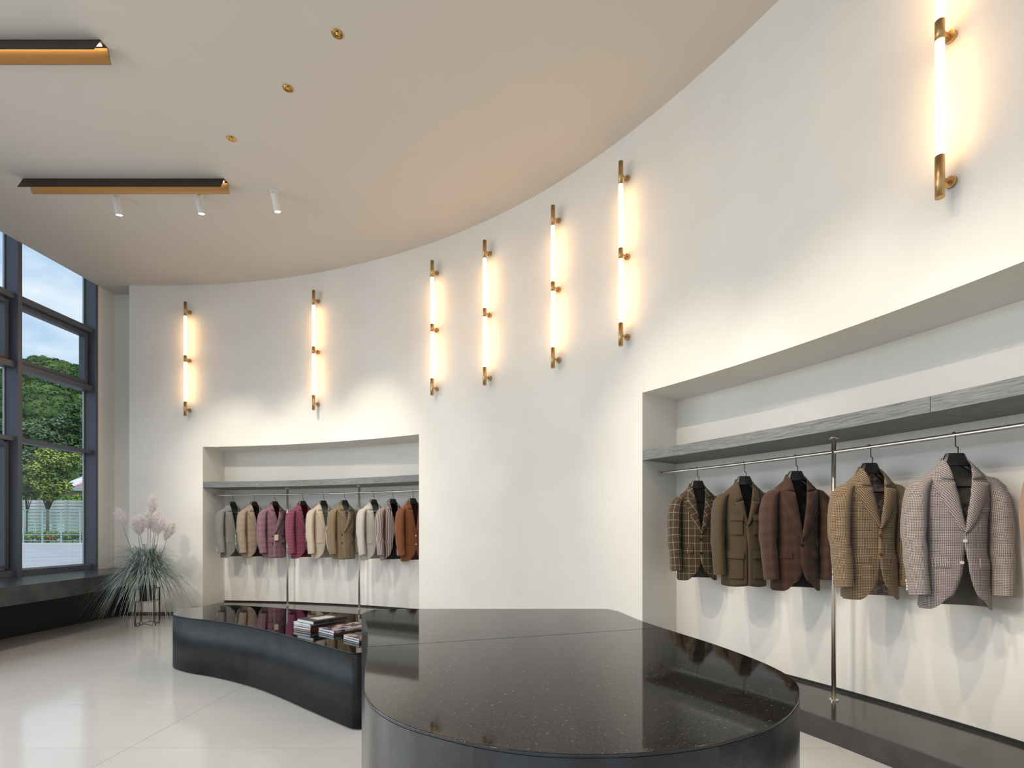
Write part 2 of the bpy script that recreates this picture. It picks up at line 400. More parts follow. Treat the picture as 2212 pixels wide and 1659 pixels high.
A, B = px(905, 1390.5, .375), px(1387, 1359, .375)
dx, dy = B.x-A.x, B.y-A.y; d = math.hypot(dx, dy); nn = (-dy/d, dx/d); a0 = (A.x-OC[0], A.y-OC[1])
prism(clip(OUT, (a0[0]+nn[0]*.0009, a0[1]+nn[1]*.0009), nn), .918, .925).out('top_slab', [GRAN, HONED], r, bevel=.0016)
prism(clip(OUT, (a0[0]-nn[0]*.0009, a0[1]-nn[1]*.0009), (-nn[0], -nn[1])), .918, .925).out('top_slab', [GRAN, HONED], r, bevel=.0016)
for o_ in r.children:
    for f_ in o_.data.polygons: f_.material_index = 0 if f_.normal.z > .5 else 1
prism(OUT, .004, .9179).out('body', HONED, r, smooth=False)
for f_ in r.children[-1].data.polygons:
    f_.use_smooth = abs(f_.normal.z) < .5

# ------------------------------------------------------------------ low display table
pts = [(373.6,1327.5),(387,1331.5),(414,1335.6),(452,1339.5),(495.6,1345.5),(550,1355),(604,1368),(658,1383),(712.6,1398),(753,1408.6),(767,1410.3),(780,1409.6)]
TD = .80
O2 = [tuple(px(x, y, TD).xy) for x, y in pts]+[(-1.03,3.45),(-.97,3.62),(-1.0,3.9),(-1.16,4.3),(-1.38,4.65),(-1.623,4.852)]
O2 += [tuple(px(x, y, TD).xy) for x, y in [(712.6,1322.6),(658,1318),(604,1313.4),(550,1309.5),(512,1307.3),(482,1307),(449.5,1308.5),(414,1312),(387,1316.6),(376,1320.7)]]
TC = (-2.4, 4.4)
O2 = ccw(loc(crom(O2, 4, True), TC))
r = empty('display_table', (TC[0], TC[1], 0), label='low curved display table of gloss black stone holding books, in front of the small niche', cat='table')
o = prism(O2, .489, .50).out('top', [BLACKG, SATIN], r, bevel=.004)
for f_ in o.data.polygons: f_.material_index = 0 if f_.normal.z > .5 else 1
def shrink(P, k): return [(x*(1-k), y*(1-k)) for x, y in P]
o = prism(O2, .012, .4889).out('body', SATIN, r)
for f_ in o.data.polygons: f_.use_smooth = abs(f_.normal.z) < .5
for x, y in ((453.6, 1459), (575, 1489)):
    p = px(x, y, 1.295); MB().box((p.x-TC[0]-.02, p.y-TC[1]+.02, .001), (p.x-TC[0]+.02, p.y-TC[1]+.06, .012)).out('foot', BRASS, r)

# ------------------------------------------------------------------ books
PAGE = mat('book_pages', rough=.8, build=two_tone((.62,.66,.70), (.78,.80,.82), 3, .3, .7, 2, stretch=(1, 1, 120)))
def cover(name, a, b_, s=16, lo=.45, hi=.55): return mat(name, rough=.3, build=two_tone(a, b_, s, lo, hi, 2))
def book(x, y, yaw, wd, ln, th, z, cov, label, group, plate=None):
    r = empty('book', (x, y, z), yaw, label=label, cat='book', group=group)
    t = .0022
    MB().box((0, 0, 0), (wd, ln, t)).box((0, 0, th-t), (wd, ln, th)).box((wd-t, 0, t), (wd, ln, th-t)).out('cover', cov, r)
    MB().box((.003, .003, t), (wd-t, ln-.003, th-t)).out('pages', PAGE, r)
    if plate: MB().box((wd*.3, ln*.22, th), (wd*.82, ln*.78, th+.0008)).out('cover_picture', plate, r)
def stack(c0, c1, items):
    a, b_ = px(*c0, .80), px(*c1, .80); yaw = math.atan2(b_.y-a.y, b_.x-a.x); z = .5005
    for (dx, dy, rot, wd, ln, th, cov, label, plate) in items:
        ca, sa = math.cos(yaw), math.sin(yaw)
        book(a.x+dx*ca-dy*sa, a.y+dx*sa+dy*ca, yaw+rot, wd, ln, th, z, cov, label, 'books on the low display table', plate); z += th+.0006
cw = cover('cover_white_pink', (.75,.70,.68), (.45,.25,.22), 14, .55, .62); cb = cover('cover_black', (.012,.012,.014), (.03,.03,.03)); co = cover('cover_orange', (.42,.07,.02), (.30,.05,.02))
cm = cover('cover_mixed', (.55,.42,.42), (.03,.03,.07), 13, .47, .53); cp = cover('cover_portrait', (.62,.38,.25), (.02,.03,.05), 10, .47, .56); cg = cover('cover_grey', (.05,.042,.038), (.07,.06,.05))
pic = cover('picture_white', (.80,.78,.74), (.06,.05,.05), 22, .60, .64)
stack((633.4, 1356), (670.8, 1362.3), [
    (0, 0, 0, .225, .33, .017, co, 'orange-spined book, lowest of the left stack on the low table', None),
    (0, .002, .01, .225, .325, .016, cg, 'grey book second from the bottom of the left stack on the low table', None),
    (.001, 0, -.01, .224, .33, .017, cw, 'pale patterned book lying just below the topmost hardback of the left stack', None),
    (.045, .004, -.06, .235, .30, .026, cb, 'black hardback with a white picture on its cover, topmost of the left stack', pic)])
stack((687, 1365.4), (722, 1373.7), [
    (0, 0, 0, .225, .33, .016, cg, 'lower magazine of the middle stack on the low table, grey spine', None),
    (.002, .002, .012, .224, .328, .017, cm, 'upper magazine of the middle stack, cover with a dark figure on pink', None)])
stack((741, 1380.6), (774.6, 1389.5), [
    (0, 0, 0, .215, .30, .016, cg, 'lower book of the right stack on the low table, beside the counter', None),
    (.0, .002, -.01, .214, .298, .015, cp, 'upper book of the right stack beside the counter, warm portrait on its cover', None)])

# ------------------------------------------------------------------ wall lamps
LC = [400.5, 677.5, 933.5, 1047, 1194.5, 1341, 2030]
ORD = ['leftmost of the seven brass tube lamps on the curved wall, nearest the windows', 'second brass tube lamp from the left, above the left half of the small niche',
       'third brass tube lamp from the left, at the right corner of the small niche', 'fourth brass tube lamp from the left, on the plain wall between the niches',
       'fifth brass tube lamp from the left, on the plain wall between the niches', 'sixth brass tube lamp from the left, just left of the long niche',
       'largest, rightmost brass tube lamp, cut by the top of the picture']
proto = None
for k, col in enumerate(LC):
    s = s_at(col, -.095); p, nv = wpt(s, 0, 2.965); yaw = math.atan2(nv.y, nv.x)-PI/2     # local +y points into the wall
    if proto is None:
        r = proto = empty('wall_lamp', p, yaw)
        z = 0
        for nm, h, rad, m in (('end_cap', .21, .0215, BRASS), ('light_tube', .58, .0200, TUBE), ('collar', .10, .0215, BRASS), ('light_tube', .58, .0200, TUBE), ('end_cap', .21, .0215, BRASS)):
            b = MB(); b.tube([(0, -.095, z+.0005), (0, -.095, z+h-.0005)], rad, 24); o = b.out(nm, m, r)
            for f_ in o.data.polygons: f_.use_smooth = abs(f_.normal.z) < .5
            z += h
        for z in (.10, .84, 1.56):
            b = MB(); b.tube([(0, -.076, z), (0, -.014, z)], .009, 12); b.tube([(0, -.020, z), (0, -.001, z)], .029, 24); b.out('wall_mount', BRASS, r, bevel=.002)
    else:
        r = copy_tree(proto); r.location = p; r.rotation_euler = (0, 0, yaw)
    tag(r, ORD[k], 'wall lamp', 'brass tube lamps on the curved wall')

# ------------------------------------------------------------------ ceiling fittings
def trough(y0, label):
    r = empty('linear_ceiling_light', (-4.29, y0, 4.81), label=label, cat='ceiling light', group='bronze channel lights on the ceiling')
    x0, x1, t = -1.045, 1.045, .002
    def sheet(name, pa, pb, m, nrm, xs=(0, 0)):     # thin folded sheet with two faces
        (ya, za), (yb, zb) = pa, pb; ny, nz = nrm
        V = [(x0, ya, za), (x1, ya, za), (x1+xs[1], yb, zb), (x0+xs[0], yb, zb)]
        V += [(x, y+ny*t, z+nz*t) for x, y, z in V]
        me(name, V, [(0,1,2,3), (4,7,6,5), (0,4,5,1), (1,5,6,2), (2,6,7,3), (3,7,4,0)], m, r)
    h = CEIL-4.81-.001
    sheet('outer_plate', (0, h), (-.06, .005), BRONZE, (-.9, .3)); sheet('inner_lining', (.003, h-.004), (-.055, .007), BRONZI, (-.9, .3))
    sheet('top_plate', (-.003, h-.002), (.068, h-.002), BRONZE, (0, 1))
    sheet('outer_plate', (.065, h), (.10, .033), BRONZE, (.9, .3)); sheet('reflector', (.062, h-.004), (.097, .033), BRONZI, (.9, .2))
    MB().box((x0+.02, .022, h-.012), (x1-.02, .040, h-.004)).out('led_strip', STRIP, r)
trough(5.44, 'complete bronze channel light on the ceiling, above the three white spotlights')
trough(3.895, 'bronze channel light on the ceiling cut by the left edge of the picture')
def spot(x, y, tgt, label=None, w_=SPOT_W, size=46, col=NEUT):
    r = empty('ceiling_spotlight', (x, y, CEIL), label=label, cat='spotlight', group='white cylinder spotlights on the ceiling')
    b = MB(); b.tube([(0, 0, -.012), (0, 0, -.0005)], .045, 20); b.out('mount_plate', WHT, r)
    b = MB(); b.tube([(0, 0, -.012), (0, 0, -.035)], .008, 8); b.out('stem', WHT, r)
    d = Vector((tgt[0]-x, tgt[1]-y, 0)).normalized()*.28; d = Vector((d.x, d.y, -1)).normalized()
    a = Vector((0, 0, -.03)); q = a+d*.17
    b = MB(); b.tube([a, q], .034, 24); o = b.out('body', WHT, r)
    b = MB(); b.tube([q, q+d*.002], .029, 24); b.out('lens', LENS, r)
    e = q+d*.012+Vector((x, y, CEIL))
    light('SPOT', 'spot_beam', e, tgt, w_, col, spot_size=math.radians(size), spot_blend=1, shadow_soft_size=.02)
for (col, row, sx, lab) in ((250, 421, -4.3, 'leftmost of the three white cylinder spotlights on the ceiling'), (428, 418, -3.3, 'middle one of the three white cylinder spotlights'), (592, 413.5, -2.3, 'rightmost white cylinder spotlight, beyond the end of the channel light')):
    Y = F*(CEIL-EYE)/(HY-row); X = (col-CX)/F*Y
    i = s_at(CX+F*sx/8, .2); t_ = wpt(s_at(CX+F*sx/7.4), .3, 1.2)[0]
    spot(X, Y, t_, lab)
ORN = ['first', 'second', 'third', 'fourth', 'fifth', 'sixth', 'seventh', 'eighth']
for k, ds in enumerate((.5, 1.7, 2.9, 4.1)):           # the same fittings over the long niche, above the picture
    p, nv = wpt(N2[0]+ds, -2.45); t_ = wpt(N2[0]+ds+.15, .3, 1.15)[0]
    spot(p.x, p.y, t_, ORN[k]+' white cylinder spotlight from the far end in the row facing the long niche', SPOT_W*.75)
for k, (x, y, t_, e) in enumerate([(-4.9, 3.2, (-5.2, 7.8, 1.4), 1), (-3.6, 3.2, (-3.6, 7.9, 1.3), 1.1), (-2.3, 3.1, (-1.8, 7.1, 1.4), 1), (-2.2, 2.0, (1.65, 4.6, 1.45), 1.3), (-2.1, .9, (2.45, 3.4, 1.45), 1.3), (-2.1, -.2, (2.8, 2.0, 1.45), 1.3)]):  # unseen spotlights added to brighten the far wall and both niches
    spot(x, y, t_, ORN[k]+' added white spotlight in the unseen row crossing the middle of the ceiling', FAR_W*e, size=46 if k < 3 else 31, col=(1, .95, .89) if k < 3 else WARM)
proto = None
DL = [(729, 73, 'golden recessed downlight nearest the top of the picture'), (622, 190.5, 'middle one of the three golden recessed downlights'), (499.5, 299, 'golden recessed downlight nearest the channel light'), None]
ring = [(-1.461, 3.848), (-2.05, 4.323), (-2.843, 4.879), (-.80, 3.2), (-.42, 2.3), (-.18, 1.3), (-.05, .3), (0, -.9), (0, -2.2), (-3.6, 2.2), (-3.6, .4), (-3.6, -1.6)]
for k, (X, Y) in enumerate(ring):
    if proto is None:
        r = proto = empty('recessed_downlight', (X, Y, CEIL))
        b = MB(); rr = [(.042, -.0006), (.042, -.004), (.038, -.005), (.030, -.0035), (.022, -.0025)]
        G_ = [[(a*math.cos(2*PI*j/28), a*math.sin(2*PI*j/28), z) for j in range(28)] for a, z in rr]
        b.grid(G_, closed=True); b.out('trim_ring', GOLD, r, smooth=True)
        b = MB(); b.tube([(0, 0, -.003), (0, 0, -.0026)], .023, 24); b.out('baffle', GOLD, r)
        b = MB(); b.tube([(0, 0, -.016), (0, 0, -.003)], [.009, .017], 20); b.out('bulb', GOLD, r)
    else:
        r = copy_tree(proto); r.location = (X, Y, CEIL)
    tag(r, DL[k][2] if k < 3 else (ORN[k-3]+' golden recessed downlight after the three in view, following the curved wall' if k < 9 else ORN[k-9]+' added downlight of the unseen fill row along the middle of the ceiling'), 'downlight', 'golden recessed downlights')
    if k < 9:                                       # tilted to wash the wall
        i_ = min(range(0, len(WC), 3), key=lambda i: (WC[i][0]-X)**2+(WC[i][1]-Y)**2)
        light('SPOT', 'wall_wash_beam', (X, Y, CEIL-.03), (WC[i_][0], WC[i_][1], 1.5), WASH_W, WARM, spot_size=math.radians(105), spot_blend=1, shadow_soft_size=.05)
    else: light('SPOT', 'fill_beam', (X, Y, CEIL-.03), (X, Y, 0), DOWN_W, WARM, spot_size=math.radians(160), spot_blend=.7, shadow_soft_size=.06)  # general fill from the added middle row, out of view

# ------------------------------------------------------------------ fabrics
def fabric(name, kind, c, **k):
    dk = k.pop('dk', .8); c = [tuple(v*dk for v in q) for q in c]
    def b(n, L, p):
        uv = n('ShaderNodeUVMap', uv_map='UVMap'); s = n('ShaderNodeSeparateXYZ'); L(uv.outputs[0], s.inputs[0])
        U, V = s.outputs[0], s.outputs[1]
        def M(op, a, b_=None):
            q = n('ShaderNodeMath', operation=op)
            for i, v in enumerate((a, b_)):
                if v is None: continue
                if isinstance(v, (int, float)): q.inputs[i].default_value = v
                else: L(v, q.inputs[i])
            return q.outputs[0]
        def line(v, per, wd, ph=0): return M('LESS_THAN', M('FRACT', M('ADD', M('DIVIDE', v, per), 100+ph)), wd/per)
        def wave(v, per, ph=0): return M('ADD', M('MULTIPLY', M('SINE', M('ADD', M('MULTIPLY', v, 2*PI/per), ph)), .5), .5)
        def mix(f_, a, b_):
            q = n('ShaderNodeMix', data_type='RGBA'); L(f_, q.inputs[0]) if not isinstance(f_, float) else setattr(q.inputs[0], 'default_value', f_)
            for i, v in ((6, a), (7, b_)):
                if isinstance(v, tuple): q.inputs[i].default_value = (*v, 1)
                else: L(v, q.inputs[i])
            return q.outputs[2]
        nz = n('ShaderNodeTexNoise', i_Scale=420, i_Detail=2); L(uv.outputs[0], nz.inputs['Vector'])
        if kind == 'solid': col = mix(nz.outputs['Fac'], c[0], tuple(v*.78 for v in c[0]))
        elif kind == 'stripe':
            per = k.get('per', .012); col = mix(line(U, per, per*k.get('duty', .35)), c[0], c[1])
            if len(c) > 2: col = mix(line(U, per*2.6, per*.5, .3), col, c[2])
        elif kind == 'pane':
            base = mix(wave(U, .022), c[0], tuple(v*.85 for v in c[0])); col = mix(M('MAXIMUM', line(U, k.get('pu', .055), .003), line(V, k.get('pv', .064), .003)), base, c[1])
        elif kind == 'check':
            per = k.get('per', .013); a = line(U, per, per*.5); e = line(V, per, per*.5)
            col = mix(M('MULTIPLY', M('ADD', a, e), .5), c[0], c[1])
            col = mix(M('MULTIPLY', M('MULTIPLY', a, e), .85), col, c[2])
        elif kind == 'plaid':
            pu, pv = k.get('pu', .075), k.get('pv', .085)
            f_ = M('MULTIPLY', M('ADD', wave(U, pu), wave(V, pv)), .5); col = mix(f_, c[0], c[1])
            g_ = M('MULTIPLY', M('MAXIMUM', line(U, pu, .0035, .25), line(V, pv, .0035, .25)), k.get('ls', .5)); col = mix(g_, col, c[2])
            col = mix(M('MULTIPLY', nz.outputs['Fac'], .35), col, tuple(v*.6 for v in c[0]))
        L(col, p.inputs['Base Color'])
        p.inputs['Sheen Weight'].default_value = .15
        bp = n('ShaderNodeBump', i_Strength=.25, i_Distance=.001); L(nz.outputs['Fac'], bp.inputs['Height']); L(bp.outputs[0], p.inputs['Normal'])
    return mat(name, rough=.85, build=b, spec=.2)
def lining(name, c): return mat(name, rough=.45, build=two_tone(c, tuple(v*.7 for v in c), 12), spec=.3)

# ------------------------------------------------------------------ hanger and jacket
hg = None
def hanger(p, yaw, label, group):
    global hg
    if hg is None:
        r = hg = empty('coat_hanger', p, yaw)
        b = MB(); P = [(0, .026*math.sin(a), .0035+.0185*math.cos(a)-.004) for a in [PI*.62-(PI*1.62)*i/9 for i in range(10)]]
        P = [(0, .0175*math.sin(a), .0175*math.cos(a)) for a in [2.0-(2.0+1.5708)*i/10 for i in range(11)]]
        b.tube(P+[(0, -.0175, -.02), (0, -.0175, -.062), (.004, -.0165, -.066), (.014, -.010, -.066), (.018, -.008, -.07), (.018, -.006, -.105)], .0026, 8); b.out('hook', BLKW, r, smooth=True)
        b = MB(); c0 = .018
        rows = [(-.100, .040, .013), (-.104, .044, .015), (-.155, .066, .021), (-.168, .072, .020)]
        G_ = [[(c0*.3+sx*w_, sy*d_, z) for sx, sy in ((-1,-.5),(-.8,-1),(0,-1.15),(.8,-1),(1,-.5),(1,.5),(.8,1),(0,1.15),(-.8,1),(-1,.5))] for z, w_, d_ in rows]
        b.grid(G_, closed=True); k = len(b.V); b.add(G_[0], [tuple(range(10))[::-1]]); b.add(G_[-1], [tuple(range(10))]); b.out('neck_block', HANG, r)
        for sg in (-1, 1):
            b = MB(); b.tube([(sg*.045, 0, -.165), (sg*.09, 0, -.200), (sg*.13, -.002, -.238), (sg*.155, -.004, -.268)], [.012, .013, .014, .012], 12); b.out('shoulder_arm', HANG, r, smooth=True)
        b = MB(); b.tube([(-.155, .004, -.285), (.155, .004, -.285)], .006, 8)
        for sg in (-1, 1): b.tube([(sg*.155, .004, -.285), (sg*.155, 0, -.235)], .004, 6)
        b.out('trouser_bar', HANG, r, smooth=True)
    else:
        r = copy_tree(hg); r.location = p; r.rotation_euler = (0, 0, yaw)
    tag(r, label, 'hanger', group); return r

SEC = [(-.125,.066,.050),(-.145,.078,.056),(-.165,.095,.060),(-.19,.130,.066),(-.215,.168,.072),(-.24,.198,.078),(-.27,.208,.084),(-.35,.200,.098),(-.50,.186,.104),(-.60,.180,.102),(-.75,.198,.108),(-.96,.212,.112)]
def sec(z):
    for i in range(len(SEC)-1):
        a, b_ = SEC[i], SEC[i+1]
        if z >= b_[0]:
            t = max(0, min(1, (a[0]-z)/(a[0]-b_[0]))); t = t*t*(3-2*t) if i > 5 else t
            return a[1]+(b_[1]-a[1])*t, a[2]+(b_[2]-a[2])*t
    return SEC[-1][1:]
def jacket(p, yaw, label, group, cloth, lin, vb=-.56, cut=.075, gap=0, db=False, peak=False, btn=None, nb=2, cuffb=True, pockets='flap', hem=-.945, lapel=True, shirt=False, patch=None, ht=None, seed=1, wide=.90):
    r = empty('jacket', p, yaw, label=label, cat='jacket', group=group)
    ZT = -.128
    def fy(x, z):
        W, D = sec(z); W *= wide; q = min(1, abs(x)/W)
        return -D*(1-q**2.4)**(1/2.1)
    def wob(x, z, k=.006): return (k*noise.noise(Vector((x*9+seed*3.1, z*5, seed)))+.0035*noise.noise(Vector((x*16+z*7, z*14-x*9, seed*2.7))))*min(1, (ZT-z)*6)
    lap = .085 if db else 0
    def edge(z, sd):                                # sd=-1 viewer-left panel, +1 viewer-right panel (on top)
        if z > vb:
            t = (z-vb)/(ZT-vb); x0 = .012+lap*.5 if sd < 0 else .012+lap*.6
            return sd*(-x0+(x0+.060)*(t**.86))
        x0 = (.012+lap*.5) if sd < 0 else (.012+lap*.6)
        t = max(0, (vb-.14-z)/(vb-.14-hem)); g_ = gap*min(1, (vb-z)/.15)
        return sd*(-x0+cut*t**1.9+g_)
    zs = []
    z = ZT
    while z > hem+.001: zs.append(z); z -= .016 if z > -.27 else .03
    zs.append(hem)
    for sd in (-1, 1):
        G_, UV = [], []
        for i, z in enumerate(zs):
            e = edge(z, sd); W = sec(z)[0]*wide; row, ur = [], []; m_ = 12
            th0 = math.asin(max(-1, min(1, e*sd/W)))
            low = max(0, (hem+.07-z)/.07)
            for j in range(m_+1):
                th = th0+(PI/2-th0)*j/m_; x = sd*W*math.sin(th); dist = abs(x-e)
                zz = z+low*.045*(cut > .03)*max(0, 1-dist/.06)**2
                zz -= low*.010*math.sin(min(1, dist/.2)*PI)
                lf = (.0065 if sd > 0 else 0)*max(0, 1-j/6)
                y = fy(x, z)-lf+wob(x, z)
                row.append((x, y, zz)); ur.append((e*0+sd*(W*th), zz))
            G_.append(row); UV.append(ur)
        b = MB(); b.grid(G_, UV); b.out('front_panel', cloth, r, uv=True, smooth=True, solid=.003)
    G_, UV, G2, U2 = [], [], [], []
    for z in zs:
        W, D = sec(z); W *= wide
        row = []; ur = []; r2 = []
        for j in range(17):
            th = -PI/2+PI*j/16; x = W*math.sin(th); y = D*.9*math.cos(th)**.9 if abs(math.cos(th)) > 1e-6 else 0
            row.append((x, y+wob(x, z), z)); ur.append((W*th, z)); r2.append((x*.955, y*.90-.004, z*.995-.002 if z < -.2 else z-.002))
        G_.append(row); UV.append(ur); G2.append(r2)
    b = MB(); b.grid(G_, UV); b.out('back_panel', cloth, r, uv=True, smooth=True, solid=.003)
    b = MB(); b.grid(G2, UV); b.out('lining', lin, r, uv=True, smooth=True)
    # sleeves
    for sd in (-1, 1):
        cl = [(.13,0,-.232,.010,.035),(.168,0,-.250,.022,.060),(.204,-.002,-.268,.034,.072),(.231,-.005,-.305,.044,.082),(.246,-.009,-.37,.048,.086),(.254,-.014,-.46,.049,.085),(.258,-.022,-.56,.048,.080),(.257,-.034,-.66,.046,.074),(.252,-.048,-.76,.044,.068),(.246,-.060,-.875,.043,.062)]
        cl = [(sd*x*wide, y, z, a*1.08, c_) for x, y, z, a, c_ in cl]
        fine = []
        for i in range(len(cl)-1):
            for j in range(3): fine.append(tuple(cl[i][q]+(cl[i+1][q]-cl[i][q])*j/3 for q in range(5)))
        fine.append(cl[-1]); G_, UV, ln = [], [], 0; K = 18
        for i, (x, y, z, ra, rb) in enumerate(fine):
            c_ = Vector((x, y, z)); t = (Vector(fine[min(i+1, len(fine)-1)][:3])-Vector(fine[max(i-1, 0)][:3])).normalized()
            if i: ln += (c_-Vector(fine[i-1][:3])).length
            bb = (Vector((0, 1, 0))-t*t.y).normalized(); aa = t.cross(bb)*(-sd)
            row, ur = [], []
            for j in range(K+1):
                th = 2*PI*j/K; ca, sa = math.cos(th), math.sin(th)
                f_ = 1+.07*noise.noise(Vector((th*1.0 if j < K else 0, ln*6, seed*2.3+sd)))*(min(1, ln*4))
                if j == K: f_ = 1+.07*noise.noise(Vector((0, ln*6, seed*2.3+sd)))*(min(1, ln*4))
                fold = .0055*math.sin(ln*34+ca*3+seed)*max(0, min(1, (ln-.25)*5))*max(0, min(1, (.6-ln)*5))
                row.append(c_+aa*(ra*ca*f_+fold)+bb*(rb*sa*f_)); ur.append((th*.068, -ln))
            G_.append(row); UV.append(ur)
        # tilt of the cuff
        b = MB(); b.grid(G_, UV); sl = b.out('sleeve', cloth, r, uv=True, smooth=True)
        b = MB(); last = G_[-2][:-1]; b.add(last, [tuple(range(K))]); b.out('sleeve_lining', lin, sl)
        if cuffb and btn:
            q_ = MB()
            for k in range(4):
                row = G_[-1-(k+1)*1] if False else None
                zz = -.855+.017*k; th = math.radians(118)
                c_ = None
                i = min(range(len(fine)), key=lambda i_: abs(fine[i_][2]-zz)); x, y, z, ra, rb = fine[i]
                pos = Vector((x+sd*(ra*math.cos(th)+0)*-1*0, y, zz))+Vector((sd*ra*.62, rb*.80, 0)); nrm = Vector((sd*.75, .66, 0))
                q_.tube([pos, pos+nrm*.006], .0075, 10)
            q_.out('cuff_buttons', btn, sl)
        if patch and True:
            q_ = MB(); Gp = []
            for a_ in range(7):
                row = []
                for b_ in range(5):
                    u = -1+2*a_/6; v = -1+2*b_/4; hw = math.sqrt(max(.02, 1-u*u)); zz = -.57+u*.085; i = min(range(len(fine)), key=lambda i_: abs(fine[i_][2]-zz)); x, y, z, ra, rb = fine[i]
                    th = math.radians(52)+v*hw*.55; row.append((x+sd*(ra+.004)*math.cos(th), y+(rb+.004)*math.sin(th), zz))
                Gp.append(row)
            q_.grid(Gp); q_.out('elbow_patch', patch, sl, smooth=True)
    # lapels and collar
    def band(name, z0, z1, w0, w1, pw, off, sl_top, rows=12, slant=0, rl=.009):
        for sd in (-1, 1):
            G_, UV = [], []
            for i in range(rows+1):
                t = i/rows; z = z0+(z1-z0)*t; wd = w0+(w1-w0)*t**pw; e = edge(z, sd); row, ur = [], []
                for j in range(6):
                    v = j/5; x = e+sd*wd*v; zz = z+slant*v*max(0, (t-.75)/.25)+sl_top*v*max(0, (.25-t)/.25)
                    W = sec(zz)[0]*wide; xx = max(-W*.995, min(W*.995, x))
                    roll = off+rl*math.sin(PI*min(1, v*1.1))*(.4+.6*t)
                    row.append((xx, fy(xx, max(hem, zz))-roll-(.006 if sd > 0 else 0), zz)); ur.append((x*.8+z*.5, z*.9-x*.5))
                G_.append(row); UV.append(ur)
            b = MB(); b.grid(G_, UV); b.out(name, cloth, r, uv=True, smooth=True, solid=.003)
    if lapel:
        zn = -.262 if not shirt else -.30
        wl_ = .108 if peak else (.098 if not shirt else .07)
        band('lapel', vb+.004, zn, .004, wl_, .62, .005, 0, slant=.030 if peak else -.012)
    zc = -.250 if not shirt else -.285
    band('collar_side', zc, -.140, (.066 if shirt else .056), .026, 1, .006, -.040 if shirt else .006, rows=7, rl=.003)
    b = MB(); G_, UV = [], []
    for j in range(15):
        th = -PI/2+PI*j/14; x = .082*wide*math.sin(th); y = .058*math.cos(th)
        G_.append([(x*.84, y*.8, -.128), (x*.88, y*.95+.003, -.124), (x*1.08, y*1.2+.006, -.158)]); UV.append([(x, 0), (x, .01), (x, .05)])
    b.grid(G_, UV); b.out('collar', cloth, r, uv=True, smooth=True, solid=.003)
    # buttons
    if btn:
        zs_ = [vb-.03-.115*k for k in range(nb)]
        for k, z in enumerate(zs_):
            for sx in ((-.075, .075) if db else ((-.006,) if gap == 0 else (edge(z, -1)-.012,))):
                y = fy(sx, z)-(.009 if sx > -.05 else .003)
                b = MB(); b.tube([(sx, y+.001, z), (sx, y-.005, z)], .0095, 14); b.out('button', btn, r)
    def surf(name, x0, x1, z0, z1, off, m=cloth, sk=0):
        G_, UV = [], []
        for i in range(4):
            z = z0+(z1-z0)*i/3; row = []; ur = []
            for j in range(6):
                x = x0+(x1-x0)*j/5; zz = z+sk*(x-x0); row.append((x, fy(x, zz)-off, zz)); ur.append((x, zz))
            G_.append(row); UV.append(ur)
        b = MB(); b.grid(G_, UV); return b.out(name, m, r, uv=True, solid=.004)
    if pockets in ('flap', 'both'):
        for sd in (-1, 1): surf('pocket_flap', sd*.070, sd*.158, -.672, -.722, .006, sk=-.06*sd)
        surf('breast_welt', .080, .155, -.405, -.425, .005, sk=.16)
    if pockets == 'patch':
        for sd in (-1, 1):
            surf('patch_pocket', sd*.042, sd*.122, -.43, -.56, .009); surf('pocket_flap', sd*.038, sd*.126, -.405, -.452, .018)
            surf('patch_pocket', sd*.040, sd*.145, -.71, -.90, .009); surf('pocket_flap', sd*.036, sd*.149, -.69, -.745, .018)
    return r

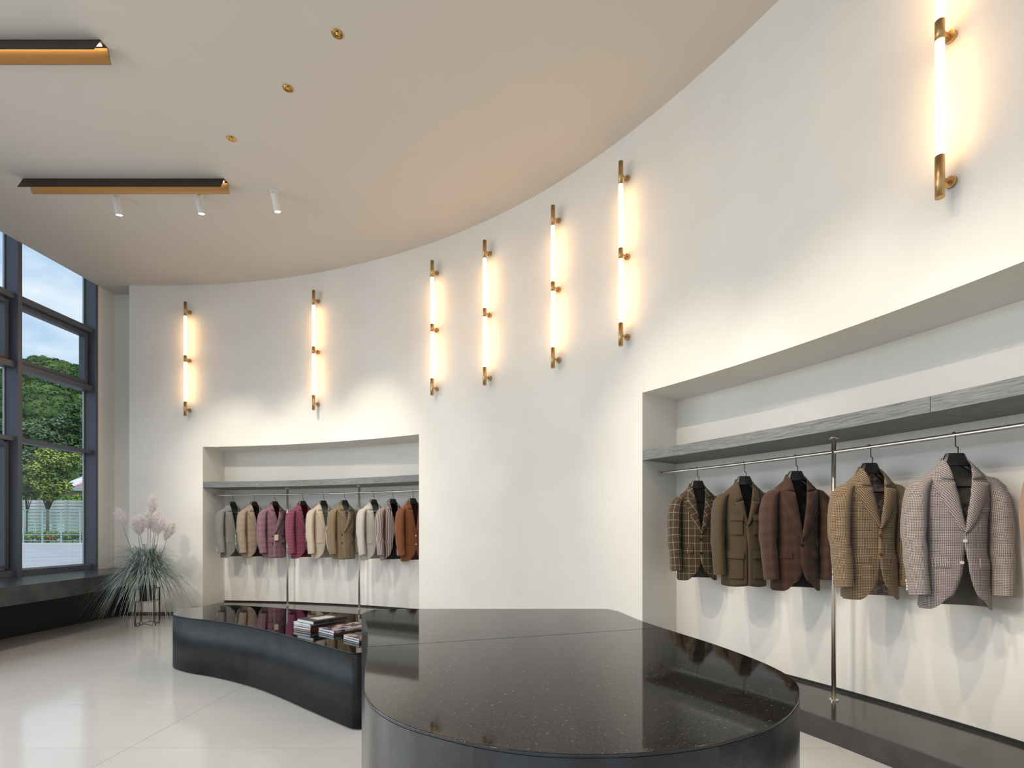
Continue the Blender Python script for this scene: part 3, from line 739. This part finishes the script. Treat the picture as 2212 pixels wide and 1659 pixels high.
BTN = {'dark': mat('dark_horn_button', (.02,.015,.012), rough=.3), 'brown': mat('brown_horn_button', (.22,.07,.02), rough=.3), 'white': mat('pearl_button', (.75,.72,.66), rough=.25), 'tan': mat('tan_button', (.35,.20,.09), rough=.3)}
LDARK = lining('dark_lining', (.035,.026,.020)); LGREY = lining('grey_lining', (.20,.18,.15)); LOLV = lining('olive_lining', (.10,.085,.06)); LRED = lining('wine_lining', (.16,.012,.014)); LPUR = lining('plum_lining', (.12,.04,.045)); LPALE = lining('pale_lining', (.55,.53,.50)); LGG = lining('grey_green_lining', (.17,.17,.14))
LPRINT = mat('printed_lining', rough=.5, build=two_tone((.55,.42,.30), (.20,.13,.14), 26, .42, .55, 3))
GN = 'jackets hanging in the '
J2 = [ # column of the hook, label, keyword arguments
 (1505, 'brown jacket with a cream windowpane check, leftmost in the long right niche', dict(cloth=fabric('windowpane_wool', 'pane', [(.130,.085,.045),(.62,.52,.40)], dk=0.62), lin=LOLV, btn=BTN['dark'], vb=-.575)),
 (1606, 'plain olive safari jacket with four flap pockets, second in the long niche', dict(cloth=fabric('olive_linen', 'solid', [(.16,.11,.062)], dk=0.62), lin=LDARK, btn=None, vb=-.50, cut=.0, gap=.012, shirt=True, pockets='patch', hem=-.955)),
 (1717, 'dark brown peak-lapel jacket with a faint plum plaid, left of the steel post', dict(cloth=fabric('brown_plaid', 'plaid', [(.085,.040,.022),(.135,.075,.055),(.16,.10,.10)], pu=.07, pv=.085, ls=.3, dk=0.62), lin=LDARK, btn=BTN['dark'], vb=-.60, nb=1, peak=True)),
 (1877, 'brown and cream gun-check jacket with orange-brown buttons, right of the steel post', dict(cloth=fabric('brown_guncheck', 'check', [(.62,.45,.28),(.15,.075,.035),(.02,.010,.006)], per=.0098, dk=0.62), lin=LPRINT, btn=BTN['brown'], vb=-.525)),
 (2060, 'open pale jacket in small plum, blue and cream gingham with white buttons', dict(cloth=fabric('gingham', 'check', [(.62,.53,.48),(.22,.17,.18),(.035,.022,.032)], per=.0088, dk=0.75), lin=LGREY, btn=BTN['white'], vb=-.55, gap=.022, cut=.085)),
 (2345, 'plain tan linen jacket cut off by the right edge of the picture', dict(cloth=fabric('tan_linen', 'plaid', [(.42,.28,.19),(.46,.31,.21),(.50,.35,.25)], pu=.02, pv=.03, ls=.15), lin=LGREY, btn=BTN['tan'], vb=-.56))]
J1 = [
 (501, 'grey-green pinstriped jacket with white buttons, leftmost in the small niche', dict(cloth=fabric('pinstripe', 'stripe', [(.19,.185,.155),(.50,.52,.49)], per=.0125, duty=.28), lin=LGG, btn=BTN['white'], vb=-.60)),
 (547.6, 'beige jacket with a soft brown check, second from the left in the small niche', dict(cloth=fabric('beige_check', 'plaid', [(.34,.25,.18),(.46,.36,.28),(.55,.45,.38)], ls=.5), lin=LDARK, btn=None, vb=-.52)),
 (592.5, 'mauve double-breasted plaid jacket with a paper price tag', dict(cloth=fabric('mauve_plaid', 'plaid', [(.22,.10,.13),(.34,.20,.24),(.42,.34,.40)], ls=.3), lin=LDARK, btn=BTN['dark'], vb=-.60, db=True, cut=.0, peak=True)),
 (652.7, 'magenta plaid jacket with a wine-red lining, fourth from the left in the small niche', dict(cloth=fabric('magenta_plaid', 'plaid', [(.21,.035,.075),(.28,.06,.12),(.42,.30,.42)], pu=.05, pv=.045, ls=.6), lin=LRED, btn=BTN['dark'], vb=-.58, peak=True)),
 (697, 'plain cream jacket, right of the magenta one', dict(cloth=fabric('cream_linen', 'solid', [(.66,.57,.44)]), lin=LPALE, btn=None, vb=-.55, gap=.01)),
 (743, 'olive, brown and grey striped double-breasted jacket in the small niche', dict(cloth=fabric('multi_stripe', 'stripe', [(.20,.145,.085),(.34,.24,.13),(.15,.15,.13)], per=.017, duty=.45), lin=LPALE, btn=BTN['dark'], vb=-.57, db=True, cut=.01, pockets='none')),
 (805.8, 'off-white jacket with grey body, right of the second steel post in the small niche', dict(cloth=fabric('offwhite_linen', 'solid', [(.62,.57,.52)]), lin=LPALE, btn=None, vb=-.55, gap=.012)),
 (847, 'open brown and white striped jacket with a near-black lining', dict(cloth=fabric('bold_stripe', 'stripe', [(.17,.115,.09),(.64,.58,.55),(.30,.22,.22)], per=.027, duty=.36), lin=mat('black_lining', (.010,.008,.008), rough=.4), btn=None, vb=-.53, gap=.045, lapel=False)),
 (890.5, 'rust-brown jacket with elbow patches, rightmost in the small niche', dict(cloth=fabric('rust_wool', 'solid', [(.27,.095,.035)]), lin=LPUR, btn=BTN['white'], vb=-.58, patch=mat('patch_suede', (.42,.17,.08), rough=.9)))]
for q, JJ in enumerate((J1, J2)):
    grp = ['jackets on the rail of the small niche', 'jackets on the rail of the long niche'][q]
    for k, (col, lab, kw) in enumerate(JJ):
        s = s_at(col, RO); p, nv = wpt(s, RO, RZ); yaw = math.atan2(nv.y, nv.x)-math.radians([25+R.uniform(-3, 3), (32, 36, 29, 24, 34, 25)[k % 6]][q])
        head = lab.split(',')[0].split(' with ')[0].split(' cut off')[0]
        hanger(p, yaw, 'black suit hanger holding the '+head, 'suit hangers')
        jacket(p, yaw, lab, grp, seed=k+10*q+1, wide=(.77, .80)[q], **kw)
        if 'price tag' in lab:
            t_ = empty('price_tag', p+Matrix.Rotation(yaw, 3, 'Z') @ Vector((-.035, -.135, -.60)), yaw, label='small cream paper price tag hanging from the mauve jacket', cat='price tag')
            MB().box((-.028, -.001, -.09), (.028, 0, -.004)).out('card', mat('tag_card', (.78,.70,.52), rough=.7), t_)
            b = MB(); b.tube([(0, 0, -.006), (.004, .004, .02), (0, .010, .045)], .0008, 5); b.out('string', BLKW, t_)

# ------------------------------------------------------------------ grass plant on its wire stand
PX, PY = -5.20, 7.00
r = empty('plant_stand', (PX, PY, 0), .35, label='black bent-wire plant stand holding the ornamental grass in the corner', cat='plant stand')
a = .112
for i in range(4):
    c0 = Vector((a*(1 if i in (0, 3) else -1), a*(1 if i < 2 else -1), 0)); j = (i+1) % 4; c1 = Vector((a*(1 if j in (0, 3) else -1), a*(1 if j < 2 else -1), 0)); m_ = (c0+c1)/2; d = (c1-c0).normalized()
    b = MB(); b.tube([c0+d*.012+Vector((0,0,.50)), c0+d*.012+Vector((0,0,.06)), c0+d*.03+Vector((0,0,.008)), c0+d*.05+Vector((0,0,.030)), m_+Vector((0,0,.045)), c1-d*.05+Vector((0,0,.030)), c1-d*.03+Vector((0,0,.008)), c1-d*.012+Vector((0,0,.06)), c1-d*.012+Vector((0,0,.50))], .0042, 7); b.out('wire_frame', BLKW, r, smooth=True)
for z in (.335, .50):
    b = MB(); b.tube([(a,a,z),(-a,a,z),(-a,-a,z),(a,-a,z),(a,a,z)], .004, 6); b.out('ring', BLKW, r)
r = empty('potted_grass', (PX, PY, .34), label='potted blue-green ornamental grass with fluffy white plumes in the window corner', cat='plant')
b = MB(); G_ = [[(rr*math.cos(2*PI*j/24), rr*math.sin(2*PI*j/24), z) for j in range(24)] for rr, z in ((.001,0),(.075,0),(.098,.19),(.098,.20),(.090,.20),(.086,.17),(.001,.17))]
b.grid(G_, closed=True); b.out('pot', mat('dark_pot', (.025,.02,.022), rough=.4), r)
b = MB(); RG = random.Random(3)
def blade(az, reach, height, drop, w_, r0=.05):
    d = Vector((math.cos(az), math.sin(az), 0)); sdv = Vector((-d.y, d.x, 0)); n_ = 9; base = Vector((RG.uniform(-r0, r0), RG.uniform(-r0, r0), .17))
    wig = RG.uniform(-.12, .12); L_, R_ = [], []
    for i in range(n_):
        t = i/(n_-1); x = reach*(t**1.25); z = height*math.sin(min(1, t*1.25)*PI/2)-drop*max(0, t-.35)**1.7*2.2
        c = base+d*x+sdv*(wig*x*t)+Vector((0, 0, z))
        if c.z < -.30: c.z = -.30+RG.uniform(0, .02)
        ww = w_*(1-t**1.8)*.5+.0004
        L_.append(c-sdv*ww); R_.append(c+sdv*ww+Vector((0, 0, .0008)))
    k = len(b.V); b.V += [v for pr in zip(L_, R_) for v in pr]; b.U += [(0, 0)]*(2*n_); b.F += [(k+2*i, k+2*i+1, k+2*i+3, k+2*i+2) for i in range(n_-1)]
for i in range(1500):
    az = RG.uniform(0, 2*PI); u = RG.random()
    reach = .20+.58*u; 
    if math.sin(az) > .3: reach *= .75
    if i % 5 < 2: blade(az, reach*.62, RG.uniform(.34, .60), RG.uniform(0, .18), RG.uniform(.006, .010))
    else: blade(az, reach, RG.uniform(.30, .56)*(1.1-.45*u), RG.uniform(.05, 1.0)*u, RG.uniform(.007, .013))
GRASS = mat('grass_blades', rough=.6, build=two_tone((.13,.165,.15), (.42,.50,.46), 7, .35, .65, 3))
tag(b.out('blades', GRASS, r, smooth=True), kind='stuff')
STEM = mat('dry_stem', (.10,.11,.09), rough=.7)
def plumeb(n, L, p):
    t = n('ShaderNodeBsdfTranslucent'); t.inputs[0].default_value = (.97,.93,.92,1); d = n('ShaderNodeBsdfDiffuse'); d.inputs[0].default_value = (.95,.91,.90,1)
    m = n('ShaderNodeMixShader'); m.inputs[0].default_value = .5; L(t.outputs[0], m.inputs[1]); L(d.outputs[0], m.inputs[2])
    o = [x for x in p.id_data.nodes if x.type == 'OUTPUT_MATERIAL'][0]; L(m.outputs[0], o.inputs[0])
PLUME = mat('plume_fluff', (.90,.85,.84), build=plumeb)
for k, (dx, dz, lean) in enumerate([(-.37, 1.17, -.05), (-.19, 1.05, -.02), (-.12, 1.08, 0), (-.02, 1.14, .01), (.0, 1.36, -.03), (.06, 1.10, .02), (.10, 1.12, .03), (.17, 1.06, .04), (.25, .98, .07)]):
    dy = RG.uniform(-.08, .08); top = Vector((dx, dy, dz)); bt = Vector((dx*.22, dy*.3, .18)); bw = (top-bt)
    b = MB(); b.tube([bt, bt+bw*.35+Vector((-dx*.05, 0, .03)), bt+bw*.7, top], [.0035, .003, .0025, .001], 6); b.out('stem', STEM, r)
    b = MB(); axis = bw.normalized(); axis = (axis+Vector((lean*2, 0, 0))).normalized(); L_ = .24; st = top-axis*.20
    for i in range(900):
        t = RG.random(); c = st+axis*(t*L_); az = RG.uniform(0, 2*PI); d = Vector((math.cos(az), math.sin(az), 0)); wr = .092*math.sin(PI*min(1, t*.85+.12))+.008
        tip = c+d*wr*RG.uniform(.6, 1.1)+axis*.055+Vector((.01, 0, -.008)); sv = d.cross(axis).normalized()*.0026
        kk = len(b.V); mid = (c+tip)/2+axis*.010
        b.V += [c-sv, c+sv, mid+sv*1.4, mid-sv*1.4, tip]; b.U += [(0, 0)]*5; b.F += [(kk, kk+1, kk+2, kk+3), (kk+3, kk+2, kk+4)]
    b.out('plume', PLUME, r)

# ------------------------------------------------------------------ outside: road, fences, trees, house, hill
GZ = .30
def at(col, Y, z=0): return Vector(((col-CX)/F*Y, Y, z))
def zrow(row, Y): return EYE+(HY-row)/F*Y
b = MB(); b.box((-60, -25, GZ-.3), (-7.2, 60, GZ)); tag(b.out('road', mat('asphalt', rough=.8, build=two_tone((.30,.31,.33), (.40,.41,.43), .8, .3, .7, 6))), kind='structure')
def run(Y, c0=-700, c1=330): return at(c0, Y), at(c1, Y)
# everything along the far side of the road lies on lines parallel to X
Y0 = 33.0
XA, XB = at(-600, Y0).x, at(260, Y0).x
b = MB(); b.box((XA, Y0-.1, GZ), (XB, Y0+.4, GZ+.10)); tag(b.out('kerb', mat('kerb_stone', (.65,.65,.63), rough=.7), None), 'pale stone kerb along the far side of the road outside', 'kerb')
b = MB(); b.box((-140, Y0+.4, GZ-.2), (30, 90, GZ+.05)); tag(b.out('verge', mat('verge_grass', rough=.9, build=two_tone((.05,.11,.03), (.12,.22,.06), 3))), kind='structure')
r = empty('glass_fence', (at(110, Y0).x, Y0+.2, GZ+.1), label='see-through greenish glass fence with pale posts and rails beside the road', cat='fence')
PST = mat('fence_post', (.42,.50,.52), rough=.4, metal=.3); o = r.location; hh = zrow(1101, Y0)-GZ-.1
x = XA+2
while x < XB-1:
    MB().box((x-o.x-.025, -.03, 0), (x-o.x+.025, .03, hh)).out('post', PST, r)
    MB().box((x-o.x+.05, -.008, .12), (x-o.x+1.15, .008, hh-.03)).out('pane', GGLASS, r); x += 1.2
for z in (.12, .50, hh-.03): MB().box((XA-o.x, -.02, z), (XB-o.x, .02, z+.035)).out('rail', PST, r)
Yw = Y0+6
r = empty('board_fence', (at(110, Yw).x, Yw, GZ), label='white horizontal-board fence behind the glass fence across the road', cat='fence'); o = r.location
sl = MB().box((-14, -.02, 0), (11, .02, .20)).out('board', mat('white_boards', rough=.6, build=two_tone((.42,.44,.45), (.66,.68,.70), 2, .4, .6)), r)
zt = zrow(1080, Yw)-GZ; k = 0; z = .1
while z < zt-.1:
    q = sl if k == 0 else sl.copy()
    if k: C.objects.link(q); q.parent = r
    q.location = (0, 0, z); z += .235; k += 1
for i in range(9): MB().box((-14+3*i, .02, 0), (-13.9+3*i, .1, zt)).out('post', PST, r)
# foliage helper: leaf cards in clumps
def foliage(mb, c, rad, n_, leaf, rg, squash=.85):
    for i in range(n_):
        v = Vector((rg.gauss(0,1), rg.gauss(0,1), rg.gauss(0,1))).normalized()*rad*rg.uniform(.72, 1.04)*(1+.22*noise.noise(Vector((i*.01, c.x, c.z)))); v.z *= squash
        p = c+v; a = Vector((rg.gauss(0,1), rg.gauss(0,1), rg.gauss(0,.5))).normalized(); bb = a.cross(v.normalized()+Vector((.1, .2, .6))).normalized(); a = a*leaf*rg.uniform(.7, 1.3); bb = bb*leaf*.6
        k = len(mb.V); mb.V += [p-a, p+bb, p+a, p-bb]; mb.U += [(0, 0)]*4; mb.F.append((k, k+1, k+2, k+3))
def leafmat(name, a, b_, s=.9): return mat(name, rough=.7, build=two_tone(a, b_, s, .4, .62, 5), spec=.2)
BARK = mat('bark', (.10,.08,.06), rough=.9)
def tree(name, label, group, col, Y, base, crowns, lm, trunk, leaf=.09, nleaf=900, seed=1, limbs=True):
    rg = random.Random(seed); p = at(col, Y, base); r = empty(name, p, label=label, cat='tree', group=group)
    b = MB(); tops = [Vector(((c[0]-col)/F*Y, c[3] if len(c) > 3 else 0, zrow(c[1], Y)-base)) for c in crowns]
    mid = sum(tops, Vector())/len(tops); fork = Vector((0, 0, max(.5, mid.z*.45)))
    b.tube([(0, 0, 0), fork*.6, fork], [trunk, trunk*.85, trunk*.7], 8)
    if limbs:
        for t_ in tops: b.tube([fork, (fork+t_)/2+Vector((0, 0, .1)), t_], [trunk*.55, trunk*.35, trunk*.12], 6)
    b.out('trunk', BARK, r, smooth=True)
    b = MB()
    for c, t_ in zip(crowns, tops): foliage(b, t_, c[2]/F*Y, int(nleaf*(c[2]/25)**2), leaf, rg); foliage(b, t_, c[2]/F*Y*.7, int(nleaf*.4*(c[2]/25)**2), leaf*1.2, rg)
    tag(b.out('foliage', lm, r), kind='stuff'); return r
LM1 = leafmat('leaf_yellow_green', (.10,.17,.05), (.36,.42,.11)); LM2 = leafmat('leaf_fresh', (.08,.20,.03), (.22,.40,.07)); LM3 = leafmat('leaf_dark', (.02,.055,.02), (.07,.14,.04)); LM4 = leafmat('leaf_grey_green', (.06,.11,.06), (.17,.26,.12))
GT = 'trees across the road'
tree('broadleaf_tree', 'yellow-green tree filling the lowest far window pane, behind the glass fence', GT, 103, 36, GZ, [(108,985,24),(92,1012,26),(128,998,24),(118,1030,26),(98,1045,24),(130,1050,20),(150,1003,20),(160,985,12),(76,1035,18),(104,1068,18)], LM1, .09, leaf=.10, nleaf=750, seed=5)
tree('broadleaf_tree', 'young tree at the left edge of the far window, beside the yellow-green one', GT, 58, 37, GZ, [(52,985,16),(58,1010,18),(50,1040,18),(66,1056,14),(52,1062,12),(74,1065,12)], LM4, .06, leaf=.09, nleaf=700, seed=6)
tree('broadleaf_tree', 'bright green bushy tree low at the right edge of the far window', GT, 160, 41, GZ, [(140,1086,13),(155,1082,16),(168,1086,14),(176,1080,14),(150,1095,12)], LM2, .10, leaf=.09, nleaf=800, seed=7)
tree('conifer_tree', 'tall dark evergreen rising at the right of the far window', GT, 161, 75, GZ+.05, [(161,885,9),(160,905,14),(162,925,17),(160,945,18),(163,968,20)], LM3, .3, leaf=.22, nleaf=900, seed=8, limbs=False)
for k, (col, Y, cr, lm, lab) in enumerate([(70, 80, [(66,930,24),(88,940,20),(52,950,24)], LM4, 'round grey-green tree at the foot of the hill, left in the far window'), (118, 85, [(112,925,24),(136,915,22),(124,948,24)], LM4, 'grey-green tree at the foot of the hill, middle of the far window'),
        (30, 80, [(24,940,26),(8,930,24),(38,955,22)], LM3, 'dark tree at the foot of the hill, seen through the nearer window'), (85, 62, [(70,975,18),(84,968,16)], LM3, 'dark tree crown just behind the yellow-green tree'), (185, 80, [(180,930,24),(192,950,24),(140,975,20)], LM3, 'dark tree at the foot of the hill, right of the evergreen')]):
    tree('broadleaf_tree', lab, GT, col, Y, GZ+.05, cr, lm, .3, leaf=.24, nleaf=650, seed=20+k)
SH = leafmat('shrub_leaf', (.10,.24,.06), (.45,.50,.16), 2.5); SHR = leafmat('shrub_flower', (.16,.28,.08), (.55,.16,.05), 2.2)
for k in range(9):
    col = 38+k*17+R.uniform(-2, 2); Y = Y0+2.2+R.uniform(-.4, .6); p = at(col, Y, GZ+.05); fl = k in (4, 7)
    r = empty('shrub', p, label=('red-flowering low shrub behind the glass fence, ' if fl else 'leafy low green shrub behind the glass fence, ')+['first', 'second', 'third', 'fourth', 'fifth', 'sixth', 'seventh', 'eighth', 'ninth', 'tenth', 'eleventh', 'twelfth'][k]+' from the left', cat='shrub', group='shrubs behind the glass fence')
    b = MB(); rg = random.Random(k)
    for q in range(4): foliage(b, Vector((rg.uniform(-.3,.3), rg.uniform(-.2,.2), .30+rg.uniform(0,.35))), .28, 110, .06, rg)
    tag(b.out('foliage', SHR if fl else SH, r), kind='stuff')
    b = MB(); b.tube([(0, 0, 0), (0, 0, .5)], .02, 6); b.out('stem', BARK, r)
# house
Yh = 50; p = at(165, Yh, GZ); r = empty('house', p, label='low house with a pale roof, partly red, behind the tree across the road', cat='house')
hx0 = at(132, Yh).x-p.x; hx1 = at(235, Yh).x-p.x; ze, zr = zrow(1053, Yh)-GZ, zrow(1012, Yh)-GZ; ze2 = zrow(1061, Yh)-GZ
MB().box((hx0+.3, 0, 0), (hx1-.3, 6, ze2)).out('wall', mat('house_render', (.42,.30,.20), rough=.8), r)
def roofpiece(x0, x1, m):
    me('roof', [(x0,-.5,ze),(x1,-.5,ze),(x1,3,zr),(x0+.5,3,zr),(x0,6.5,ze),(x1,6.5,ze)], [(0,1,2,3),(3,2,5,4),(0,3,4),(1,5,2)], m, r)
xm = at(166, Yh).x-p.x
roofpiece(hx0, xm, mat('roof_pale', rough=.6, build=two_tone((.50,.50,.54), (.72,.72,.76), 1.5))); roofpiece(xm+.01, hx1, mat('roof_red', rough=.6, build=two_tone((.34,.12,.10), (.45,.20,.17), 2)))
MB().box((hx0-.1, -.6, ze2), (hx1, -.4, ze)).out('gutter', mat('gutter_grey', (.40,.44,.46), rough=.5), r)
MB().box((hx0+2.4, -.02, .9), (hx0+3.6, .05, 2.2)).out('window', mat('dark_pane', (.03,.04,.05), rough=.1), r)
# hill: terrain and forest
def hz(x, y):
    q = max(0, y-95); c = x/max(y, 1)                # c about -.95 through the window
    rise = .395*min(q, 290)+max(0, q-290)*.03
    rise *= 1+.05*math.sin(c*14+1.0)+.04*math.sin(c*31)
    return 2+rise+5*noise.noise(Vector((x*.012, y*.012, 3)))*min(1, q/60)
b = MB(); G_ = []
ys = [88+7*i for i in range(52)]; cs = [-1.9+.035*i for i in range(50)]
for y in ys: G_.append([(c*y, y, hz(c*y, y)) for c in cs])
b.grid(G_); tag(b.out('hill', mat('hill_grass', rough=.9, build=two_tone((.045,.085,.02), (.13,.22,.05), .05, .4, .6, 5)), smooth=True), kind='structure')
bm = bmesh.new(); bmesh.ops.create_icosphere(bm, subdivisions=1, radius=1); iv = [v.co.copy() for v in bm.verts]; jf = [tuple(v.index for v in f_.verts) for f_ in bm.faces]; bm.free()
V, Fc = [], []; rg = random.Random(11)
cards = []                                          # a few random leafy tufts, reused on every crown
for q in range(12):
    cc = []
    for i in range(60):
        v = Vector((rg.gauss(0,1), rg.gauss(0,1), abs(rg.gauss(.2,1)))).normalized(); a_ = Vector((rg.gauss(0,1), rg.gauss(0,1), rg.gauss(0,.6))).normalized()
        b_ = a_.cross(v+Vector((.1,.2,.5))).normalized(); a_ = a_*rg.uniform(.08,.16); b_ = b_*rg.uniform(.06,.11); p_ = v*rg.uniform(.86,1.08)
        cc.append((p_-a_, p_+b_, p_+a_, p_-b_))
    cards.append(cc)
for i in range(4600):
    wide_ = i % 6 == 0
    y = 92+330*rg.random()**.75; c = rg.uniform(-1.8, -.3) if wide_ else rg.uniform(-1.12, -.78); x = c*y
    bare = noise.noise(Vector((x*.022, y*.03, 9)))
    if bare > .24 and y < 300: continue
    rad = rg.uniform(2.2, 4.2) if y > 150 else rg.uniform(1.8, 3.0); z = hz(x, y)+rad*.35; k = len(V); sd_ = rg.random()*99; ca, sa = math.cos(sd_), math.sin(sd_)
    for v in iv: f_ = .95*(1+.25*noise.noise(v*1.7+Vector((sd_, 0, 0)))); V.append((x+v.x*rad*f_, y+v.y*rad*f_, z+v.z*rad*f_*.85))
    Fc += [tuple(j+k for j in t_) for t_ in jf]
    for qd in cards[i % 12]:
        k = len(V)
        for v in qd: V.append((x+(v.x*ca-v.y*sa)*rad, y+(v.x*sa+v.y*ca)*rad, z+v.z*rad*.85))
        Fc.append((k, k+1, k+2, k+3))
fm = mat('forest_canopy', rough=.9, build=two_tone((.025,.060,.022), (.115,.185,.055), .10, .38, .64, 7), spec=.1, bump=(1.1, .8, .8))
tag(me('forest', V, Fc, fm, smooth=True), 'dense green woodland covering the hillside seen through the windows', 'forest', kind='stuff')
